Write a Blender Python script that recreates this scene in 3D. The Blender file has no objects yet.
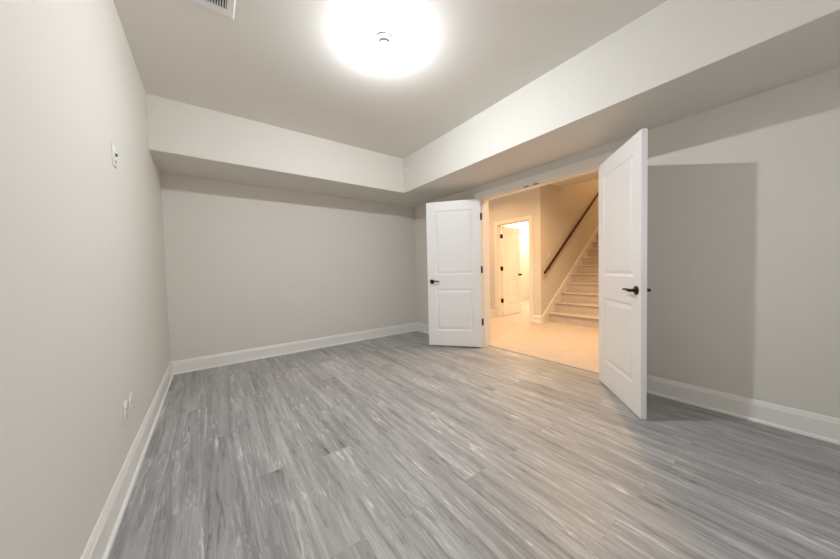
import bpy, bmesh, math, random
from mathutils import Vector, Matrix
random.seed(7)
sc = bpy.context.scene
C = sc.collection
PI = math.pi

# ------------------------------------------------------------------ camera
F_PX, YAW, PITCH, ROLL = 282.49, math.radians(36.575), math.radians(1.963), math.radians(-1.350)
CAM = Vector((0.3895, 0.0, 1.0966))
cam_d = bpy.data.cameras.new('camera')
cam_d.sensor_width = 36.0
cam_d.sensor_fit = 'HORIZONTAL'
cam_d.lens = F_PX * 36.0 / 840.0
cam_d.clip_start = 0.02
cam = bpy.data.objects.new('camera', cam_d)
C.objects.link(cam)
fw = Vector((math.sin(YAW) * math.cos(PITCH), math.cos(YAW) * math.cos(PITCH), -math.sin(PITCH)))
rt = Vector((math.cos(YAW), -math.sin(YAW), 0))
up = rt.cross(fw)
r2 = math.cos(ROLL) * rt + math.sin(ROLL) * up
u2 = -math.sin(ROLL) * rt + math.cos(ROLL) * up
cam.matrix_world = Matrix(((r2.x, u2.x, -fw.x, CAM.x), (r2.y, u2.y, -fw.y, CAM.y), (r2.z, u2.z, -fw.z, CAM.z), (0, 0, 0, 1)))
sc.camera = cam

# ------------------------------------------------------------------ view, world, lights
sc.view_settings.view_transform = 'Standard'
sc.view_settings.look = 'None'
sc.view_settings.gamma = 1.0
sc.view_settings.use_curve_mapping = False
sc.view_settings.exposure = 0.10
sc.cycles.max_bounces = 16
sc.cycles.diffuse_bounces = 12
sc.cycles.sample_clamp_indirect = 4.0
world = bpy.data.worlds.new('world')
sc.world = world
world.use_nodes = True
world.node_tree.nodes['Background'].inputs[0].default_value = (0.75, 0.87, 1.0, 1)
world.node_tree.nodes['Background'].inputs[1].default_value = 0.6

BULB_POWER = 52.0          # total flux of the bare bulb on the ceiling
BULB_COL = (0.895, 0.95, 1.0)

def lamp(name, loc, power, col, size, spread=180):
    l = bpy.data.lights.new(name, 'AREA')
    l.shape = 'DISK'; l.size = size; l.energy = power; l.color = col
    l.spread = math.radians(spread)
    o = bpy.data.objects.new(name, l); C.objects.link(o); o.location = loc
    return o
HALL_Z = 2.75
fill = bpy.data.lights.new('room_fill_light', 'AREA')      # soft room fill, added outside the made-up window behind the camera
fill.shape = 'RECTANGLE'; fill.size = 1.7; fill.size_y = 1.15; fill.energy = 14; fill.color = (.97, .96, 1.0)
fill_o = bpy.data.objects.new('room_fill_light', fill); C.objects.link(fill_o)
fill_o.location = (1.75, -1.42, 1.5); fill_o.rotation_euler = (math.radians(90), 0, 0)
WARM = (1.0, 0.62, 0.31)
lamp('hall_downlight', (4.55, 1.90, HALL_Z - .02), 44, WARM, .10, 155)
lamp('hall_downlight', (4.55, 4.0, HALL_Z - .02), 20, WARM, .14, 155)
lamp('stairwell_downlight', (8.7, 2.45, 5.1), 28, (1.0, .58, .26), .2)
lamp('closet_downlight', (7.0, 4.12, 2.42), 42, (1.0, .76, .50), .4)

# ------------------------------------------------------------------ dimensions
W, D, H, HS = 3.372, 4.142, 2.701, 2.216      # right wall, back wall, ceiling, bulkhead underside
S1, S2 = 0.6995, 0.6802                        # bulkhead depths
YR = -1.15                                     # rear wall
TH = 0.178                                     # right wall thickness
HX = W + TH                                    # hall side face
OY0, OY1, OZ = 1.108, 2.612, 2.042             # double door opening (between jambs)
XF, YS = 5.55, 3.01                            # hall far wall, stair wall
FT = 0.12
IY0, IY1, IZ = 3.255, 4.025, 2.04              # inner doorway

# ------------------------------------------------------------------ materials
def newmat(name):
    m = bpy.data.materials.new(name); m.use_nodes = True
    nt = m.node_tree
    return m, nt, nt.nodes['Principled BSDF']
def lk(nt, a, b): nt.links.new(a, b)
def plain(name, col, rough=.5, spec=.5, metal=0, bump=0, scale=200, var=0, emit=None):
    m, nt, b = newmat(name)
    b.inputs['Roughness'].default_value = rough
    b.inputs['Metallic'].default_value = metal
    b.inputs['Specular IOR Level'].default_value = spec
    b.inputs['Base Color'].default_value = (*col, 1)
    if var or bump:
        g = nt.nodes.new('ShaderNodeNewGeometry')
        n = nt.nodes.new('ShaderNodeTexNoise'); n.inputs['Scale'].default_value = scale
        n.inputs['Detail'].default_value = 3
        lk(nt, g.outputs['Position'], n.inputs['Vector'])
    if var:
        r = nt.nodes.new('ShaderNodeMix'); r.data_type = 'RGBA'
        r.inputs[6].default_value = (*[c * (1 - var) for c in col], 1)
        r.inputs[7].default_value = (*[min(1, c * (1 + var)) for c in col], 1)
        lk(nt, n.outputs['Fac'], r.inputs[0]); lk(nt, r.outputs[2], b.inputs['Base Color'])
    if bump:
        bp = nt.nodes.new('ShaderNodeBump'); bp.inputs['Strength'].default_value = bump
        bp.inputs['Distance'].default_value = .002
        lk(nt, n.outputs['Fac'], bp.inputs['Height']); lk(nt, bp.outputs['Normal'], b.inputs['Normal'])
    if emit:
        b.inputs['Emission Color'].default_value = (*emit[0], 1)
        b.inputs['Emission Strength'].default_value = emit[1]
    return m

M = {}
M['wall'] = plain('greige_wall_paint', (.715, .689, .636), .6, .25, bump=.06, scale=260, var=.01)
M['ceil'] = plain('flat_ceiling_paint', (.808, .785, .735), .8, .2, bump=.08, scale=260, var=.01)
M['trim'] = plain('semi_gloss_trim_paint', (.84, .825, .785), .35, .5)
M['door'] = plain('white_door_paint', (.86, .85, .84), .38, .5)
M['bronze'] = plain('oil_rubbed_bronze', (.035, .025, .02), .32, .5, metal=.7, var=.2, scale=90)
M['plastic'] = plain('white_plastic', (.80, .80, .79), .35, .5)
M['slot'] = plain('dark_slot', (.06, .06, .06), .6)
M['vent'] = plain('white_vent_enamel', (.80, .80, .80), .4)
M['duct'] = plain('dark_duct', (.05, .05, .055), .8)
M['porcelain'] = plain('white_porcelain', (.82, .82, .81), .2)
M['rail'] = plain('dark_mahogany', (.075, .022, .012), .6, .2)
M['strip'] = plain('carpet_edge_strip', (.45, .40, .34), .5)
M['bulb'] = plain('glowing_bulb_glass', (.9, .9, .9), .3, emit=(BULB_COL, 1.0))
M['glass'] = plain('clear_added_window_glass', (1, 1, 1), 0)
M['glass'].node_tree.nodes['Principled BSDF'].inputs['Transmission Weight'].default_value = 1.0
M['glass'].node_tree.nodes['Principled BSDF'].inputs['IOR'].default_value = 1.1
M['brass'] = plain('steel_screw', (.55, .55, .52), .35, metal=.9)

def floor_mat():
    m, nt, b = newmat('grey_vinyl_planks')
    N = nt.nodes.new
    def math_(op, a, b_=None, c=None):
        n = N('ShaderNodeMath'); n.operation = op
        for i, v in enumerate((a, b_, c)):
            if v is None: continue
            if isinstance(v, (int, float)): n.inputs[i].default_value = v
            else: lk(nt, v, n.inputs[i])
        return n.outputs[0]
    PW, PL = .178, 1.22
    g = N('ShaderNodeNewGeometry'); s = N('ShaderNodeSeparateXYZ'); lk(nt, g.outputs['Position'], s.inputs[0])
    X, Y = s.outputs[0], s.outputs[1]
    xs = math_('DIVIDE', math_('ADD', X, 10 * PW - .684 % PW), PW)
    col = math_('FLOOR', xs); fx = math_('FRACT', xs)
    wn = N('ShaderNodeTexWhiteNoise'); wn.noise_dimensions = '1D'; lk(nt, col, wn.inputs['W'])
    off = math_('ADD', math_('MULTIPLY', math_('SUBTRACT', col, 12.0), .507), math_('MULTIPLY', wn.outputs['Value'], .06))
    ys = math_('ADD', math_('DIVIDE', Y, PL), math_('ADD', off, 20.58))
    row = math_('FLOOR', ys); fy = math_('FRACT', ys)
    cv = N('ShaderNodeCombineXYZ'); lk(nt, col, cv.inputs[0]); lk(nt, row, cv.inputs[1])
    wid = N('ShaderNodeTexWhiteNoise'); wid.noise_dimensions = '3D'; lk(nt, cv.outputs[0], wid.inputs['Vector'])
    idv = wid.outputs['Value']
    # seams
    dx = math_('MULTIPLY', math_('MINIMUM', fx, math_('SUBTRACT', 1.0, fx)), PW)
    dy = math_('MULTIPLY', math_('MINIMUM', fy, math_('SUBTRACT', 1.0, fy)), PL)
    seam = math_('LESS_THAN', math_('MINIMUM', dx, dy), .0012)
    # grain coordinates: stretched along y, shifted by plank id
    def grain(sx, sy, zoff, scale, detail, rough, dist=0.0):
        c = N('ShaderNodeCombineXYZ')
        lk(nt, math_('MULTIPLY', X, sx), c.inputs[0])
        lk(nt, math_('MULTIPLY', Y, sy), c.inputs[1])
        lk(nt, math_('ADD', math_('MULTIPLY', idv, 37.0), zoff), c.inputs[2])
        n = N('ShaderNodeTexNoise'); n.inputs['Scale'].default_value = scale
        n.inputs['Detail'].default_value = detail; n.inputs['Roughness'].default_value = rough
        n.inputs['Distortion'].default_value = dist
        lk(nt, c.outputs[0], n.inputs['Vector'])
        return n.outputs['Fac']
    def maprange(v, a, b_, c, d):
        n = N('ShaderNodeMapRange'); n.clamp = True
        lk(nt, v, n.inputs[0])
        for i, k in enumerate((a, b_, c, d)): n.inputs[i + 1].default_value = k
        return n.outputs[0]
    broad = grain(13, .8, 0, 1, 4, .6, .8)
    fine = grain(44, 2.2, 5, 1, 6, .7, .5)
    hair = grain(230, 6, 9, 1, 3, .6)
    blot = grain(30, 3.2, 14, 1, 6, .75, 1.6)
    patch = grain(7, 1.6, 21, 1, 3, .5)
    v = math_('ADD', maprange(idv, 0, 1, -.02, .02), FLOOR_V)
    v = math_('ADD', v, maprange(broad, .3, .7, -.09, .09))
    v = math_('ADD', v, maprange(fine, .3, .7, -.08, .08))
    v = math_('ADD', v, maprange(hair, .3, .7, -.02, .02))
    v = math_('ADD', v, math_('MULTIPLY', maprange(blot, .53, .63, 0, .28), maprange(patch, .42, .62, 0, 1)))
    v = math_('SUBTRACT', v, math_('MULTIPLY', maprange(blot, .46, .34, 0, .18), maprange(patch, .60, .40, 0, 1)))
    v = math_('MAXIMUM', v, .08)
    v = math_('MULTIPLY', v, math_('SUBTRACT', 1.0, math_('MULTIPLY', seam, .15)))
    cc = N('ShaderNodeCombineColor')
    lk(nt, math_('MULTIPLY', v, FLOOR_TINT[0]), cc.inputs[0]); lk(nt, math_('MULTIPLY', v, FLOOR_TINT[1]), cc.inputs[1]); lk(nt, math_('MULTIPLY', v, FLOOR_TINT[2]), cc.inputs[2])
    lk(nt, cc.outputs[0], b.inputs['Base Color'])
    b.inputs['Specular IOR Level'].default_value = .45
    lk(nt, maprange(fine, .3, .7, .36, .5), b.inputs['Roughness'])
    bp = N('ShaderNodeBump'); bp.inputs['Strength'].default_value = .25; bp.inputs['Distance'].default_value = .0008
    h = math_('SUBTRACT', fine, math_('MULTIPLY', seam, 1.5))
    lk(nt, h, bp.inputs['Height']); lk(nt, bp.outputs['Normal'], b.inputs['Normal'])
    return m
FLOOR_V = .34
FLOOR_TINT = (1.0, .995, .985)
M['floor'] = floor_mat()

def carpet_mat():
    m, nt, b = newmat('beige_carpet')
    g = nt.nodes.new('ShaderNodeNewGeometry')
    n1 = nt.nodes.new('ShaderNodeTexNoise'); n1.inputs['Scale'].default_value = 7; n1.inputs['Detail'].default_value = 5
    n2 = nt.nodes.new('ShaderNodeTexNoise'); n2.inputs['Scale'].default_value = 160; n2.inputs['Detail'].default_value = 2
    for n in (n1, n2): lk(nt, g.outputs['Position'], n.inputs['Vector'])
    a = nt.nodes.new('ShaderNodeMath'); a.operation = 'MULTIPLY_ADD'; a.inputs[1].default_value = .6
    lk(nt, n1.outputs['Fac'], a.inputs[0])
    s = nt.nodes.new('ShaderNodeMath'); s.operation = 'MULTIPLY'; s.inputs[1].default_value = .4
    lk(nt, n2.outputs['Fac'], s.inputs[0]); lk(nt, s.outputs[0], a.inputs[2])
    r = nt.nodes.new('ShaderNodeValToRGB')
    r.color_ramp.elements[0].position = .3; r.color_ramp.elements[0].color = (.54, .48, .425, 1)
    r.color_ramp.elements[1].position = .7; r.color_ramp.elements[1].color = (.64, .57, .51, 1)
    lk(nt, a.outputs[0], r.inputs[0]); lk(nt, r.outputs[0], b.inputs['Base Color'])
    b.inputs['Roughness'].default_value = .95; b.inputs['Specular IOR Level'].default_value = .1
    bp = nt.nodes.new('ShaderNodeBump'); bp.inputs['Strength'].default_value = .5; bp.inputs['Distance'].default_value = .006
    lk(nt, n2.outputs['Fac'], bp.inputs['Height']); lk(nt, bp.outputs['Normal'], b.inputs['Normal'])
    return m
M['carpet'] = carpet_mat()

# ------------------------------------------------------------------ helpers
def link(name, bm, mat, parent=None, smooth=False, angle=None):
    bmesh.ops.recalc_face_normals(bm, faces=bm.faces)
    me = bpy.data.meshes.new(name); bm.to_mesh(me); bm.free()
    for m in (mat if isinstance(mat, (list, tuple)) else [mat]): me.materials.append(m)
    if smooth or angle:
        for p in me.polygons: p.use_smooth = True
        if angle: me.set_sharp_from_angle(angle=math.radians(angle))
    o = bpy.data.objects.new(name, me); C.objects.link(o)
    if parent is not None: o.parent = parent
    return o
def tag(o, label, cat, kind=None, group=None):
    o['label'] = label; o['category'] = cat
    if kind: o['kind'] = kind
    if group: o['group'] = group
    return o
def empty(name, loc=(0, 0, 0), rz=0, parent=None):
    o = bpy.data.objects.new(name, None); C.objects.link(o); o.location = loc; o.rotation_euler = (0, 0, rz)
    o.empty_display_size = .1
    if parent is not None: o.parent = parent
    return o
def box(bm, a, b, mi=0):
    xs, ys, zs = zip(a, b)
    v = [bm.verts.new((xs[i], ys[j], zs[k])) for i in (0, 1) for j in (0, 1) for k in (0, 1)]
    for f in ((0, 1, 3, 2), (4, 6, 7, 5), (0, 4, 5, 1), (2, 3, 7, 6), (0, 2, 6, 4), (1, 5, 7, 3)):
        bm.faces.new([v[i] for i in f]).material_index = mi
def bevbox(bm, a, b, r, seg=2, mi=0):
    t = bmesh.new(); box(t, a, b, mi)
    bmesh.ops.bevel(t, geom=t.edges[:], offset=r, segments=seg, affect='EDGES', profile=.5)
    me = bpy.data.meshes.new('t'); t.to_mesh(me); t.free(); bm.from_mesh(me); bpy.data.meshes.remove(me)
def sweep(bm, path, prof):
    """path: list of (origin, axis_u, axis_v); prof: list of (u, v), closed; ends are capped"""
    rings = [[bm.verts.new(Vector(o) + Vector(au) * u + Vector(av) * v) for u, v in prof] for o, au, av in path]
    n = len(prof)
    for a, b in zip(rings, rings[1:]):
        for i in range(n): bm.faces.new((a[i], a[(i + 1) % n], b[(i + 1) % n], b[i]))
    bm.faces.new(rings[0][::-1]); bm.faces.new(rings[-1])
def lathe(bm, prof, centre=(0, 0, 0), axis='z', seg=32):
    """prof: (r, h) from one end to the other along axis"""
    cx, cy, cz = centre; rings = []
    def at(r, h, a):
        c, s = r * math.cos(a), r * math.sin(a)
        return {'z': (cx + c, cy + s, cz + h), 'y': (cx + c, cy + h, cz + s), 'x': (cx + h, cy + c, cz + s)}[axis]
    for r, h in prof:
        if r < 1e-6: rings.append([bm.verts.new(at(0, h, 0))])
        else: rings.append([bm.verts.new(at(r, h, 2 * PI * k / seg)) for k in range(seg)])
    for a, b in zip(rings, rings[1:]):
        for k in range(seg):
            k2 = (k + 1) % seg
            if len(a) == 1: bm.faces.new((a[0], b[k2], b[k]))
            elif len(b) == 1: bm.faces.new((a[k], a[k2], b[0]))
            else: bm.faces.new((a[k], a[k2], b[k2], b[k]))
    if len(rings[0]) > 1: bm.faces.new(rings[0][::-1])
    if len(rings[-1]) > 1: bm.faces.new(rings[-1])
def tube(bm, pts, r, seg=10, flat=1.0):
    pts = [Vector(p) for p in pts]; rings = []
    for i, p in enumerate(pts):
        t = (pts[min(i + 1, len(pts) - 1)] - pts[max(i - 1, 0)]).normalized()
        a = t.cross(Vector((0, 0, 1)));
        if a.length < 1e-3: a = t.cross(Vector((1, 0, 0)))
        a.normalize(); b = a.cross(t).normalized()
        rr = r[i] if isinstance(r, (list, tuple)) else r
        rings.append([bm.verts.new(p + rr * (math.cos(2 * PI * k / seg) * a * flat + math.sin(2 * PI * k / seg) * b)) for k in range(seg)])
    for a, b in zip(rings, rings[1:]):
        for k in range(seg): bm.faces.new((a[k], a[(k + 1) % seg], b[(k + 1) % seg], b[k]))
    bm.faces.new(rings[0][::-1]); bm.faces.new(rings[-1])

# ------------------------------------------------------------------ room shell
bm = bmesh.new(); box(bm, (-.1, YR - .1, -.06), (W + .15, D + .1, 0))
tag(link('floor', bm, M['floor']), 'grey wood-look vinyl plank floor of the empty room', 'floor', 'structure')
bm = bmesh.new(); box(bm, (-.1, YR - .1, H), (W, D, H + .1))
tag(link('ceiling', bm, M['ceil']), 'flat ceiling with a bare bulb, above the empty room', 'ceiling', 'structure')
bm = bmesh.new()
vs = [(0, D), (0, D - S1), (W - S2, D - S1), (W - S2, YR), (W, YR), (W, D)]
lo = [bm.verts.new((x, y, HS)) for x, y in vs]; hi = [bm.verts.new((x, y, H)) for x, y in vs]
bm.faces.new(lo); bm.faces.new(hi)
for i in range(6): bm.faces.new((lo[i], lo[(i + 1) % 6], hi[(i + 1) % 6], hi[i]))
bmesh.ops.bevel(bm, geom=[e for e in bm.edges if all(v.co.z < HS + .01 for v in e.verts) and all(v.co.y < D - .1 and v.co.x < W - .1 for v in e.verts)], offset=.004, segments=2, affect='EDGES')
tag(link('ceiling_bulkhead', bm, M['wall']), 'boxed L-shaped bulkhead dropping below the ceiling along back and right walls', 'bulkhead', 'structure')

bm = bmesh.new(); box(bm, (-.1, YR, 0), (0, D + .1, H))
tag(link('wall_left', bm, M['wall']), 'long plain greige wall with white plates, nearest the camera', 'wall', 'structure')
bm = bmesh.new(); box(bm, (0, D, 0), (W, D + .1, H))
tag(link('wall_back', bm, M['wall']), 'plain greige back wall under the bulkhead', 'wall', 'structure')
WX0, WX1, WZ0, WZ1 = .95, 2.55, .95, 2.05
bm = bmesh.new()
box(bm, (-.1, YR - .1, 0), (WX0, YR, H)); box(bm, (WX1, YR - .1, 0), (W, YR, H)); box(bm, (WX0, YR - .1, 0), (WX1, YR, WZ0)); box(bm, (WX0, YR - .1, WZ1), (WX1, YR, H))
bmesh.ops.remove_doubles(bm, verts=bm.verts, dist=1e-5)
tag(link('wall_rear', bm, M['wall']), 'plain greige wall behind the camera', 'wall', 'structure')
JT = .019
bm = bmesh.new(); t_ = .045; xm = (WX0 + WX1) / 2
for a, b in (((WX0, WZ0), (WX0 + t_, WZ1)), ((WX1 - t_, WZ0), (WX1, WZ1)), ((xm - t_ / 2, WZ0 + t_), (xm + t_ / 2, WZ1 - t_)), ((WX0 + t_, WZ0), (WX1 - t_, WZ0 + t_)), ((WX0 + t_, WZ1 - t_), (WX1 - t_, WZ1))):
    box(bm, (a[0], YR - .08, a[1]), (b[0], YR - .03, b[1]))
win = tag(link('added_window_1', bm, M['trim']), 'added unseen window behind the camera, put in for soft fill light', 'window', 'structure')  # made-up window out of view, added so the fill light can enter
bm = bmesh.new(); box(bm, (WX0 + t_, YR - .058, WZ0 + t_), (WX1 - t_, YR - .054, WZ1 - t_))
link('added_window_glass', bm, M['glass'], win)
def wall_with_door(name, x0, x1, y0, y1, z1, oy0, oy1, oz, mat):
    bm = bmesh.new()
    box(bm, (x0, y0, 0), (x1, oy0, z1)); box(bm, (x0, oy1, 0), (x1, y1, z1)); box(bm, (x0, oy0, oz), (x1, oy1, z1))
    bmesh.ops.remove_doubles(bm, verts=bm.verts, dist=1e-5)
    return link(name, bm, mat)
tag(wall_with_door('wall_right', W, HX, YR - .1, D + .1, 2.85, OY0 - JT, OY1 + JT, OZ + JT, M['wall']),
    'greige wall with the open double doorway and a door shadow on it', 'wall', 'structure')

# hall shell
HY0, HY1 = -.6, 5.2
XB = 7.6
bm = bmesh.new(); box(bm, (W + .15, HY0 - .1, -.06), (XB + 1.4, HY1 + .1, .004))
tag(link('floor_hall', bm, M['carpet']), 'beige carpet of the warm-lit hall beyond the doorway', 'floor', 'structure')
bm = bmesh.new()
box(bm, (HX, HY0, HALL_Z), (XF + FT, HY1, HALL_Z + .1))
box(bm, (XF + FT, 1.93, HALL_Z), (6.4, YS, HALL_Z + .1))
tag(link('ceiling_hall', bm, M['ceil']), 'hall ceiling ending in an edge above the stairs', 'ceiling', 'structure')
tag(wall_with_door('wall_hall', XF, XF + FT, YS, HY1, HALL_Z, IY0 - JT, IY1 + JT, IZ + JT, M['wall']),
    'hall wall with the narrow doorway, facing the double doors', 'wall', 'structure')
STX1 = 9.6
bm = bmesh.new(); box(bm, (XF + FT, YS, 0), (STX1, YS + FT, 5.2))
tag(link('wall_stair', bm, M['wall']), 'hall wall climbing beside the stairs and carrying the handrail', 'wall', 'structure')
bm = bmesh.new(); box(bm, (XF, 1.83, 0), (STX1, 1.93, 5.2)); box(bm, (XF, HY0, 0), (XF + FT, 1.83, HALL_Z))
tag(link('wall_stair_side', bm, M['wall']), 'wall on the far side of the stairs behind the right door', 'wall', 'structure')
bm = bmesh.new(); box(bm, (STX1, 1.83, 0), (STX1 + .1, YS + FT, 5.2))
tag(link('wall_stair_end', bm, M['wall']), 'wall at the top of the stairwell', 'wall', 'structure')
bm = bmesh.new(); box(bm, (6.3, 1.83, 5.2), (STX1 + .1, YS + FT, 5.3)); box(bm, (6.3, 1.93, HALL_Z + .1), (6.4, YS, 5.2))
tag(link('ceiling_stairwell', bm, M['ceil']), 'high ceiling over the stairwell', 'ceiling', 'structure')
bm = bmesh.new(); box(bm, (HX, HY0 - .1, 0), (XF + FT, HY0, HALL_Z)); box(bm, (HX, HY1, 0), (XB + .1, HY1 + .1, HALL_Z))
tag(link('wall_hall_ends', bm, M['wall']), 'end walls closing the hall out of view', 'wall', 'structure')
RY = 4.50
bm = bmesh.new(); box(bm, (XF + FT, RY, 0), (XB, RY + .1, 2.45)); box(bm, (XB, YS + FT, 0), (XB + .1, RY + .1, 2.45))
tag(link('wall_small_room', bm, M['wall']), 'bright walls of the small room past the hall doorway', 'wall', 'structure')
bm = bmesh.new(); box(bm, (XF + FT, YS + FT, 2.45), (XB + .1, RY + .1, 2.5))
tag(link('ceiling_small_room', bm, M['ceil']), 'ceiling of the small lit room', 'ceiling', 'structure')
bm = bmesh.new(); bevbox(bm, (W + .135, OY0, 0), (W + .165, OY1, .007), .002)
tag(link('trim_threshold', bm, M['strip']), 'thin strip where grey planks meet the hall carpet', 'trim', 'structure')

# ------------------------------------------------------------------ baseboards
BB = [(0, 0), (.026, 0), (.026, .007), (.023, .014), (.016, .019), (.0145, .022), (.0145, .118), (.0125, .122), (.0105, .127), (.0105, .134), (.007, .142), (.004, .149), (0, .149)]
def baseboard(name, pts, label, cat='baseboard', z0=0, prof=BB):
    """pts: room-side polyline, the board lies to the left of travel direction; mitred"""
    bm = bmesh.new(); P = [Vector((x, y, 0)) for x, y in pts]; path = []
    for i, p in enumerate(P):
        d0 = (p - P[i - 1]).normalized() if i else None
        d1 = (P[i + 1] - p).normalized() if i < len(P) - 1 else None
        n0 = Vector((-d0.y, d0.x, 0)) if d0 else None; n1 = Vector((-d1.y, d1.x, 0)) if d1 else None
        n = n0 if n1 is None else n1 if n0 is None else (n0 + n1) / (1 + n0.dot(n1))
        path.append((p + Vector((0, 0, z0)), n, Vector((0, 0, 1))))
    sweep(bm, path, prof)
    return tag(link(name, bm, M['trim'], angle=25), label, cat, 'structure')
CW, REV = .078, .006
baseboard('baseboard_left', [(0, D), (0, YR)], 'white baseboard running along the left wall')
baseboard('baseboard_back', [(W, D), (0, D)], 'white baseboard running along the back wall')
baseboard('baseboard_right', [(W, YR), (W, OY0 - REV - CW)], 'white baseboard on right wall, from the right door to the picture edge')
baseboard('baseboard_corner', [(W, OY1 + REV + CW), (W, D)], 'short white baseboard in the corner behind the left door')
baseboard('baseboard_rear', [(0, YR), (W, YR)], 'white baseboard on the wall behind the camera')
baseboard('baseboard_hall', [(XF, HY1), (XF, IY1 + REV + CW)][::-1], 'hall baseboard left of the narrow doorway')
baseboard('baseboard_hall_corner', [(XF + .05, YS), (XF, YS), (XF, IY0 - REV - CW)], 'small piece of white baseboard at the hall corner beside the stairs')
baseboard('baseboard_small_room', [(XB, YS + FT), (XB, RY), (XF + FT, RY)], 'baseboard of the small lit room')

# ------------------------------------------------------------------ door frames
CPROF = [(0, 0), (0, .009), (.004, .012), (.010, .013), (.016, .0115), (.045, .013), (.056, .0165), (.070, .018), (.076, .0165), (.078, .012), (.078, 0)]
def casing(x, nx, y0, y1, z, parent):
    bm = bmesh.new(); y0 -= REV; y1 += REV; z += REV
    v = Vector((nx, 0, 0)); path = [((x, y0, 0), (0, -1, 0), v), ((x, y0, z), (0, -1, 1), v), ((x, y1, z), (0, 1, 1), v), ((x, y1, 0), (0, 1, 0), v)]
    sweep(bm, path, CPROF)
    return link('casing', bm, M['trim'], parent, angle=25)
def frame(name, x0, x1, y0, y1, z, stop_x, label):
    bm = bmesh.new()
    box(bm, (x0, y0 - JT, 0), (x1, y0, z)); box(bm, (x0, y1, 0), (x1, y1 + JT, z)); box(bm, (x0, y0 - JT, z), (x1, y1 + JT, z + JT))
    root = tag(link(name, bm, M['trim']), label, 'door frame', 'structure')
    bm = bmesh.new(); a, b = stop_x
    box(bm, (a, y0, 0), (b, y0 + .011, z - .011)); box(bm, (a, y1 - .011, 0), (b, y1, z - .011)); box(bm, (a, y0, z - .011), (b, y1, z))
    link('door_stop', bm, M['trim'], root)
    casing(x0, -1, y0, y1, z, root); casing(x1, 1, y0, y1, z, root)
    return root
fr = frame('trim_double_doorway', W, HX, OY0, OY1, OZ, (W + .046, W + .088), 'white casing and jambs around the open double doorway')
for y in (1.925, 1.805):        # ball catch plates under the head jamb
    bm = bmesh.new(); bevbox(bm, (W + .010, y - .030, OZ - .003), (W + .036, y + .030, OZ), .001)
    o = link('catch_plate', bm, M['bronze'], fr)
    bm = bmesh.new(); lathe(bm, [(.010, 0), (.010, -.002), (.006, -.004), (0, -.004)], (W + .023, y, OZ - .002), seg=16)
    link('catch_socket', bm, M['slot'], o)
frame('trim_hall_doorway', XF, XF + FT, IY0, IY1, IZ, (XF + .035, XF + .075), 'cream-lit casing and jambs around the narrow hall doorway')

# ------------------------------------------------------------------ doors
def panel_face(bm, w, h, n, sgn, panels, xs):
    """flat door face at depth n with raised-and-fielded panels; sgn = outward direction of the face"""
    zs = [0] + [z for p in panels for z in p] + [h]
    for j in range(len(zs) - 1):
        for i in range(3):
            x0, x1, z0, z1 = xs[i], xs[i + 1], zs[j], zs[j + 1]
            if i == 1 and j % 2 == 1:
                prev = None
                for ins, dep in ((0, 0), (.007, -.004), (.014, -.0075), (.026, -.0075), (.034, -.0045), (.050, -.0015), (.058, -.001)):
                    ring = [bm.verts.new((a, n + sgn * dep, c)) for a, c in ((x0 + ins, z0 + ins), (x1 - ins, z0 + ins), (x1 - ins, z1 - ins), (x0 + ins, z1 - ins))]
                    if prev:
                        for k in range(4): bm.faces.new((prev[k], prev[(k + 1) % 4], ring[(k + 1) % 4], ring[k]))
                    prev = ring
                bm.faces.new(prev)
            else:
                bm.faces.new([bm.verts.new((a, n, c)) for a, c in ((x0, z0), (x1, z0), (x1, z1), (x0, z1))])
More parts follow.
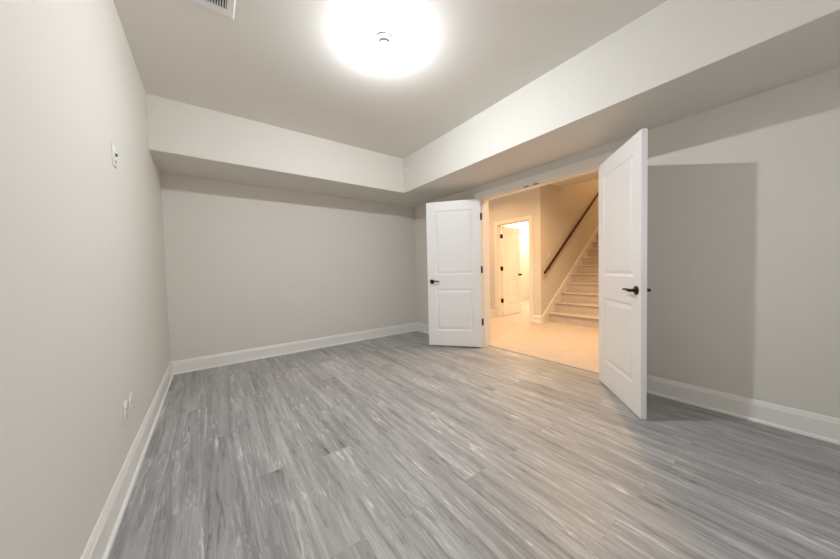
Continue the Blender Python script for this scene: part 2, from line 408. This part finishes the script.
def make_door(name, label, pivot, theta, side, w, h, z0=.02, thick=.035, off=.008, lever=None, hinge_mat='bronze', stile=.112):
    """local frame: the closed leaf runs along x from the pivot, thickness along +y (hinge side to far side)"""
    bm = bmesh.new()
    n0, n1 = off, off + thick
    panels = [(.215, .800), (1.000, h - .125)]
    xs = [.004, .004 + stile, w - stile, w]
    sg = 1
    panel_face(bm, w, h, n0, -1, panels, xs); panel_face(bm, w, h, n1, 1, panels, xs)
    for a, b in (((xs[0], 0), (xs[0], h)), ((w, 0), (w, h)), ((xs[0], 0), (w, 0)), ((xs[0], h), (w, h))):
        bm.faces.new([bm.verts.new((a[0], n0, a[1])), bm.verts.new((b[0], n0, b[1])), bm.verts.new((b[0], n1, b[1])), bm.verts.new((a[0], n1, a[1]))])
    bmesh.ops.remove_doubles(bm, verts=bm.verts, dist=1e-5)
    door = link(name, bm, M['door'])
    # world = R * local, with local x -> leaf direction, local y -> face normal away from the hinge side
    c, s = math.cos(theta), math.sin(theta)
    n = Vector((c, s, 0)); d = Vector((-s * side, c * side, 0))
    door.matrix_world = Matrix(((d.x, n.x, 0, pivot[0]), (d.y, n.y, 0, pivot[1]), (0, 0, 1, z0), (0, 0, 0, 1)))
    tag(door, label, 'door', 'structure')
    # hinges
    for z in (.335, 1.06, 1.785):
        bm = bmesh.new()
        lathe(bm, [(.0, -.052), (.004, -.050), (.0065, -.045), (.0065, .045), (.004, .050), (0, .052)], (0, 0, z), seg=14)
        box(bm, (.001, 0, z - .045), (.004, n1 - .006, z + .045))
        link('hinge', bm, M['bronze'], door, angle=40)
    if lever:
        for sgn, yy in ((-1, n0), (1, n1)):
            xk = w - .062; zk = .905
            bm = bmesh.new()
            lathe(bm, [(.0325, 0), (.0325, sgn * .004), (.029, sgn * .009), (.018, sgn * .012), (.0125, sgn * .014), (.011, sgn * .030), (.0125, sgn * .038)] if lever == 'lever' else
                      [(.032, 0), (.032, sgn * .004), (.027, sgn * .009), (.012, sgn * .012), (.011, sgn * .030), (.020, sgn * .036), (.027, sgn * .046), (.027, sgn * .056), (.020, sgn * .064), (0, sgn * .067)],
                  (xk, yy, zk), axis='y', seg=28)
            hd = link('door_handle', bm, M['bronze'], door, angle=35)
            if lever == 'lever':
                bm = bmesh.new(); y2 = yy + sgn * .047
                tube(bm, [(xk + .008, yy + sgn * .040, zk), (xk, y2, zk + .001), (xk - .02, y2 + sgn * .002, zk + .003), (xk - .045, y2 + sgn * .002, zk + .006), (xk - .07, y2, zk + .006), (xk - .095, y2 - sgn * .003, zk + .003), (xk - .112, y2 - sgn * .006, zk - .002)],
                     [.010, .0115, .0105, .009, .0085, .0075, .005], 12, .75)
                link('lever', bm, M['bronze'], hd, smooth=True)
        bm = bmesh.new(); bevbox(bm, (w - .0005, n0 + .008, .878), (w + .0012, n1 - .008, .932), .0005)
        link('latch_plate', bm, M['trim'], door)
    return door
make_door('door_1', 'white two-panel door leaf opened against the back corner, left of the doorway', (3.376, 2.6104), math.radians(-140.40), -1, .744, 2.015, lever='lever')
make_door('door_2', 'white two-panel door leaf swung toward the camera, casting the tall wall shadow', (3.366, 1.106), math.radians(131.1), 1, .733, 2.013, z0=.008, lever='lever')
# hinge leaves let into the double doorway jambs
for y, s in ((OY1, -1), (OY0, 1)):
    for z in (.355, 1.08, 1.805):
        bm = bmesh.new(); box(bm, (W + .001, y, z - .045), (W + .036, y + s * .0015, z + .045))
        link('hinge_leaf', bm, M['bronze'], fr)
inner = bpy.data.objects['trim_hall_doorway']
for z in (.355, 1.08, 1.805):
    bm = bmesh.new(); box(bm, (XF + FT - .040, IY1 - .002, z - .045), (XF + FT - .001, IY1, z + .045))
    link('hinge_leaf', bm, M['bronze'], inner)
# inner door opens into the small room, hinged on the left jamb
a = math.radians(5)
make_door('door_3', 'narrow panelled door standing open inside the small lit room', (XF + FT + .006, IY1 - .002), math.radians(-90) + a, 1, .745, 2.01, lever='knob')

# ------------------------------------------------------------------ stairs
RISE, RUN, X0 = .187, .25, 5.80
NST = 14
stair = empty('staircase', (X0, 2.47, 0))
tag(stair, 'beige carpeted staircase climbing away beside the handrail wall', 'staircase')
Y0, Y1 = 1.93 + .022, YS - .022
for k in range(NST):
    bm = bmesh.new()
    x = k * RUN; z = (k + 1) * RISE
    pr = [(x + .004, k * RISE + (.004 if k == 0 else 0)), (x + .004, z - .045), (x - .016, z - .040), (x - .024, z - .028), (x - .026, z - .016), (x - .020, z - .004), (x - .008, z), (x + RUN + .004, z), (x + RUN + .004, k * RISE + (.004 if k == 0 else 0))]
    sweep(bm, [((0, Y0 - 2.47, 0), (1, 0, 0), (0, 0, 1)), ((0, Y1 - 2.47, 0), (1, 0, 0), (0, 0, 1))], pr)
    link('step', bm, M['carpet'], stair, angle=50)
def skirt(y0, y1):
    bm = bmesh.new(); sl = RISE / RUN
    zt = lambda x: .30 + (x - X0) * sl
    xe = X0 + NST * RUN
    xs_ = [(X0 - .20, .004), (X0 - .20, .149), (X0, zt(X0)), (xe, zt(xe)), (xe, zt(xe) - .45), (X0 + .35, .004)]
    sweep(bm, [((-X0, y0 - 2.47, 0), (1, 0, 0), (0, 0, 1)), ((-X0, y1 - 2.47, 0), (1, 0, 0), (0, 0, 1))], xs_)
    o = link('skirt_board', bm, M['trim'], stair)
    return o
skirt(YS - .021, YS - .001); skirt(1.931, 1.951)

# handrail
rail = empty('handrail', (5.58, YS, .98))
tag(rail, 'dark mahogany handrail fixed to the wall above the stairs', 'handrail')
bm = bmesh.new(); sl = .764
d = Vector((1, 0, sl)).normalized(); nrm = Vector((-d.z, 0, d.x))
prof = [(.020 * math.cos(t) * (1.15 if math.sin(t) > 0 else .95), .028 * math.sin(t)) for t in [2 * PI * k / 16 for k in range(16)]]
L = 3.9
sweep(bm, [(Vector((0, -.065, 0)), (0, 1, 0), nrm), (Vector((0, -.065, 0)) + d * L, (0, 1, 0), nrm)], prof)
link('rail', bm, M['rail'], rail, angle=40)
for t in (.25, 1.35, 2.45, 3.55):
    p = d * t
    bm = bmesh.new()
    tube(bm, [(p.x, -.065, p.z - .03), (p.x, -.062, p.z - .055), (p.x, -.04, p.z - .075), (p.x, -.004, p.z - .078)], .006, 8)
    lathe(bm, [(.024, 0), (.024, -.004), (.014, -.008)], (p.x, 0, p.z - .078), axis='y', seg=18)
    link('bracket', bm, M['bronze'], rail, angle=40)

# ------------------------------------------------------------------ ceiling lampholder and bulb
LX, LY = 1.42, 1.74
lh = empty('ceiling_light', (LX, LY, H))
tag(lh, 'white porcelain lampholder with a bare glowing bulb on the ceiling', 'ceiling light')
bm = bmesh.new()
lathe(bm, [(.058, 0), (.058, -.005), (.055, -.010), (.044, -.014), (.030, -.016), (.022, -.020), (0, -.020)], seg=40)
link('lampholder', bm, M['porcelain'], lh, angle=30)
bm = bmesh.new()
lathe(bm, [(.0135, -.018), (.017, -.022), (.023, -.029), (.027, -.036), (.028, -.041)], seg=32)
link('bulb_collar', bm, M['porcelain'], lh, smooth=True)
bm = bmesh.new()
CAP = math.radians(76)
Rc = .028 / math.sin(CAP)
bp_ = [(max(0, Rc * math.sin(CAP * (1 - k / 12))), -.041 - Rc * (math.cos(CAP * (1 - k / 12)) - math.cos(CAP))) for k in range(13)]
bp_[-1] = (0, bp_[-1][1])
lathe(bm, bp_, seg=32)
area = sum(PI * (bp_[i][0] + bp_[i + 1][0]) * math.hypot(bp_[i][0] - bp_[i + 1][0], bp_[i][1] - bp_[i + 1][1]) for i in range(len(bp_) - 1))
M['bulb'].node_tree.nodes['Principled BSDF'].inputs['Emission Strength'].default_value = BULB_POWER / (PI * area)
link('bulb', bm, M['bulb'], lh, smooth=True)

# ------------------------------------------------------------------ ceiling vent
vx0, vx1, vy0, vy1 = .21, .573, 1.93, 2.148
vent = empty('ceiling_vent', ((vx0 + vx1) / 2, (vy0 + vy1) / 2, H))
tag(vent, 'white slatted air register on the ceiling near the left wall', 'vent')
hx, hy = (vx1 - vx0) / 2, (vy1 - vy0) / 2
bm = bmesh.new(); fr_w = .040
outer = [(-hx, -hy), (hx, -hy), (hx, hy), (-hx, hy)]
rings = []
for ins, z in ((0, 0), (0, -.003), (.006, -.007), (fr_w - .004, -.007), (fr_w, -.004), (fr_w, 0)):
    rings.append([bm.verts.new((x - math.copysign(ins, x), y - math.copysign(ins * (1.45 if ins > .03 else 1), y), z)) for x, y in outer])
for a_, b_ in zip(rings, rings[1:]):
    for k in range(4): bm.faces.new((a_[k], a_[(k + 1) % 4], b_[(k + 1) % 4], b_[k]))
link('vent_frame', bm, M['vent'], vent, angle=30)
bm = bmesh.new(); fy = fr_w * 1.45
box(bm, (-hx + fr_w, -hy + fy, -.0008), (hx - fr_w, hy - fy, -.0002))
link('duct_opening', bm, M['duct'], vent)
n = 22
for k in range(n):
    x = -hx + fr_w + (k + .5) * (2 * hx - 2 * fr_w) / n
    bm = bmesh.new()
    sweep(bm, [((x, -hy + fy, 0), (1, 0, 0), (0, 0, 1)), ((x, hy - fy, 0), (1, 0, 0), (0, 0, 1))], [(-.0035, -.001), (.0015, -.0065), (.0027, -.006), (-.0023, -.0005)])
    link('slat', bm, M['vent'], vent)

# ------------------------------------------------------------------ plates on the left wall
def wall_plate(name, y, z, kind, label, group=None, wall='left'):
    r = empty(name, (0, y, z)); tag(r, label, 'wall plate' if kind != 'outlet' else 'outlet', group=group)
    bm = bmesh.new(); bevbox(bm, (0, -.035, -.0575), (.0055, .035, .0575), .0025)
    link('plate', bm, M['plastic'], r, angle=30)
    if kind == 'outlet':
        for s in (-1, 1):
            bm = bmesh.new()
            pts = [(.0165 * math.cos(t), max(-.0125, min(.0125, .0165 * math.sin(t)))) for t in [2 * PI * k / 24 for k in range(24)]]
            sweep(bm, [((.005, 0, s * .0195), (0, 1, 0), (0, 0, 1)), ((.0082, 0, s * .0195), (0, 1, 0), (0, 0, 1))], pts)
            rc = link('receptacle', bm, M['plastic'], r, angle=40)
            bm = bmesh.new()
            for yy, hh in ((-.0065, .0045), (.0065, .0035)): box(bm, (.0082, yy - .001, s * .0195 + .002 - hh), (.0086, yy + .001, s * .0195 + .002 + hh))
            lathe(bm, [(.0024, 0), (.0024, .0004), (0, .0004)], (.0082, 0, s * .0195 - .0075), axis='x', seg=12)
            link('slots', bm, M['slot'], rc)
        bm = bmesh.new(); lathe(bm, [(.003, 0), (.003, .001), (0, .0015)], (.0055, 0, 0), axis='x', seg=12); link('screw', bm, M['brass'], r)
    else:
        bm = bmesh.new(); bevbox(bm, (.005, -.017, -.033), (.009, .017, .033), .001)
        ro = link('insert', bm, M['plastic'], r, angle=30)
        bm = bmesh.new(); lathe(bm, [(.0085, 0), (.0085, .004), (.006, .007), (0, .007)], (.009, 0, .004), axis='x', seg=18); link('jack', bm, M['slot'], ro)
        bm = bmesh.new(); box(bm, (.009, -.011, -.031), (.0095, .011, -.026)); link('slot', bm, M['slot'], ro)
    return r
wall_plate('wall_plate', 2.195, 1.745, 'jack', 'white cable plate high on the left wall')
wall_plate('outlet', 2.235, .385, 'outlet', 'low white outlet on left wall, the one of the pair nearer the back wall')
wall_plate('outlet', 2.115, .380, 'outlet', 'low white outlet on left wall, the one of the pair nearer the camera')

# hall light switch on the stair wall
sw = empty('light_switch', (5.86, YS, 1.34)); tag(sw, 'small switch plate on the stair wall above the handrail start', 'light switch')
bm = bmesh.new(); bevbox(bm, (-.035, -.0055, -.0575), (.035, 0, .0575), .0025); link('plate', bm, M['plastic'], sw, angle=30)
bm = bmesh.new(); bevbox(bm, (-.016, -.010, -.033), (.016, -.005, .033), .001); link('rocker', bm, M['plastic'], sw, angle=30)

# small round white fittings at the bulkhead corner
bm = bmesh.new(); lathe(bm, [(.032, 0), (.032, -.004), (.028, -.007), (0, -.008)], (W - S2, 3.366, 2.512), axis='x', seg=28)
tag(link('sprinkler_cover', bm, M['plastic'], angle=30), 'small round white cover on the bulkhead face beside its inner corner', 'cover plate')
sp = empty('ceiling_sprinkler', (2.753, 3.386, HS)); tag(sp, 'tiny round white fitting under the bulkhead at its inner corner', 'sprinkler')
bm = bmesh.new(); lathe(bm, [(.022, 0), (.022, -.003), (.015, -.008), (.009, -.010), (.009, -.020), (.013, -.022), (.013, -.024), (0, -.024)], seg=24)
link('deflector', bm, M['plastic'], sp, angle=30)
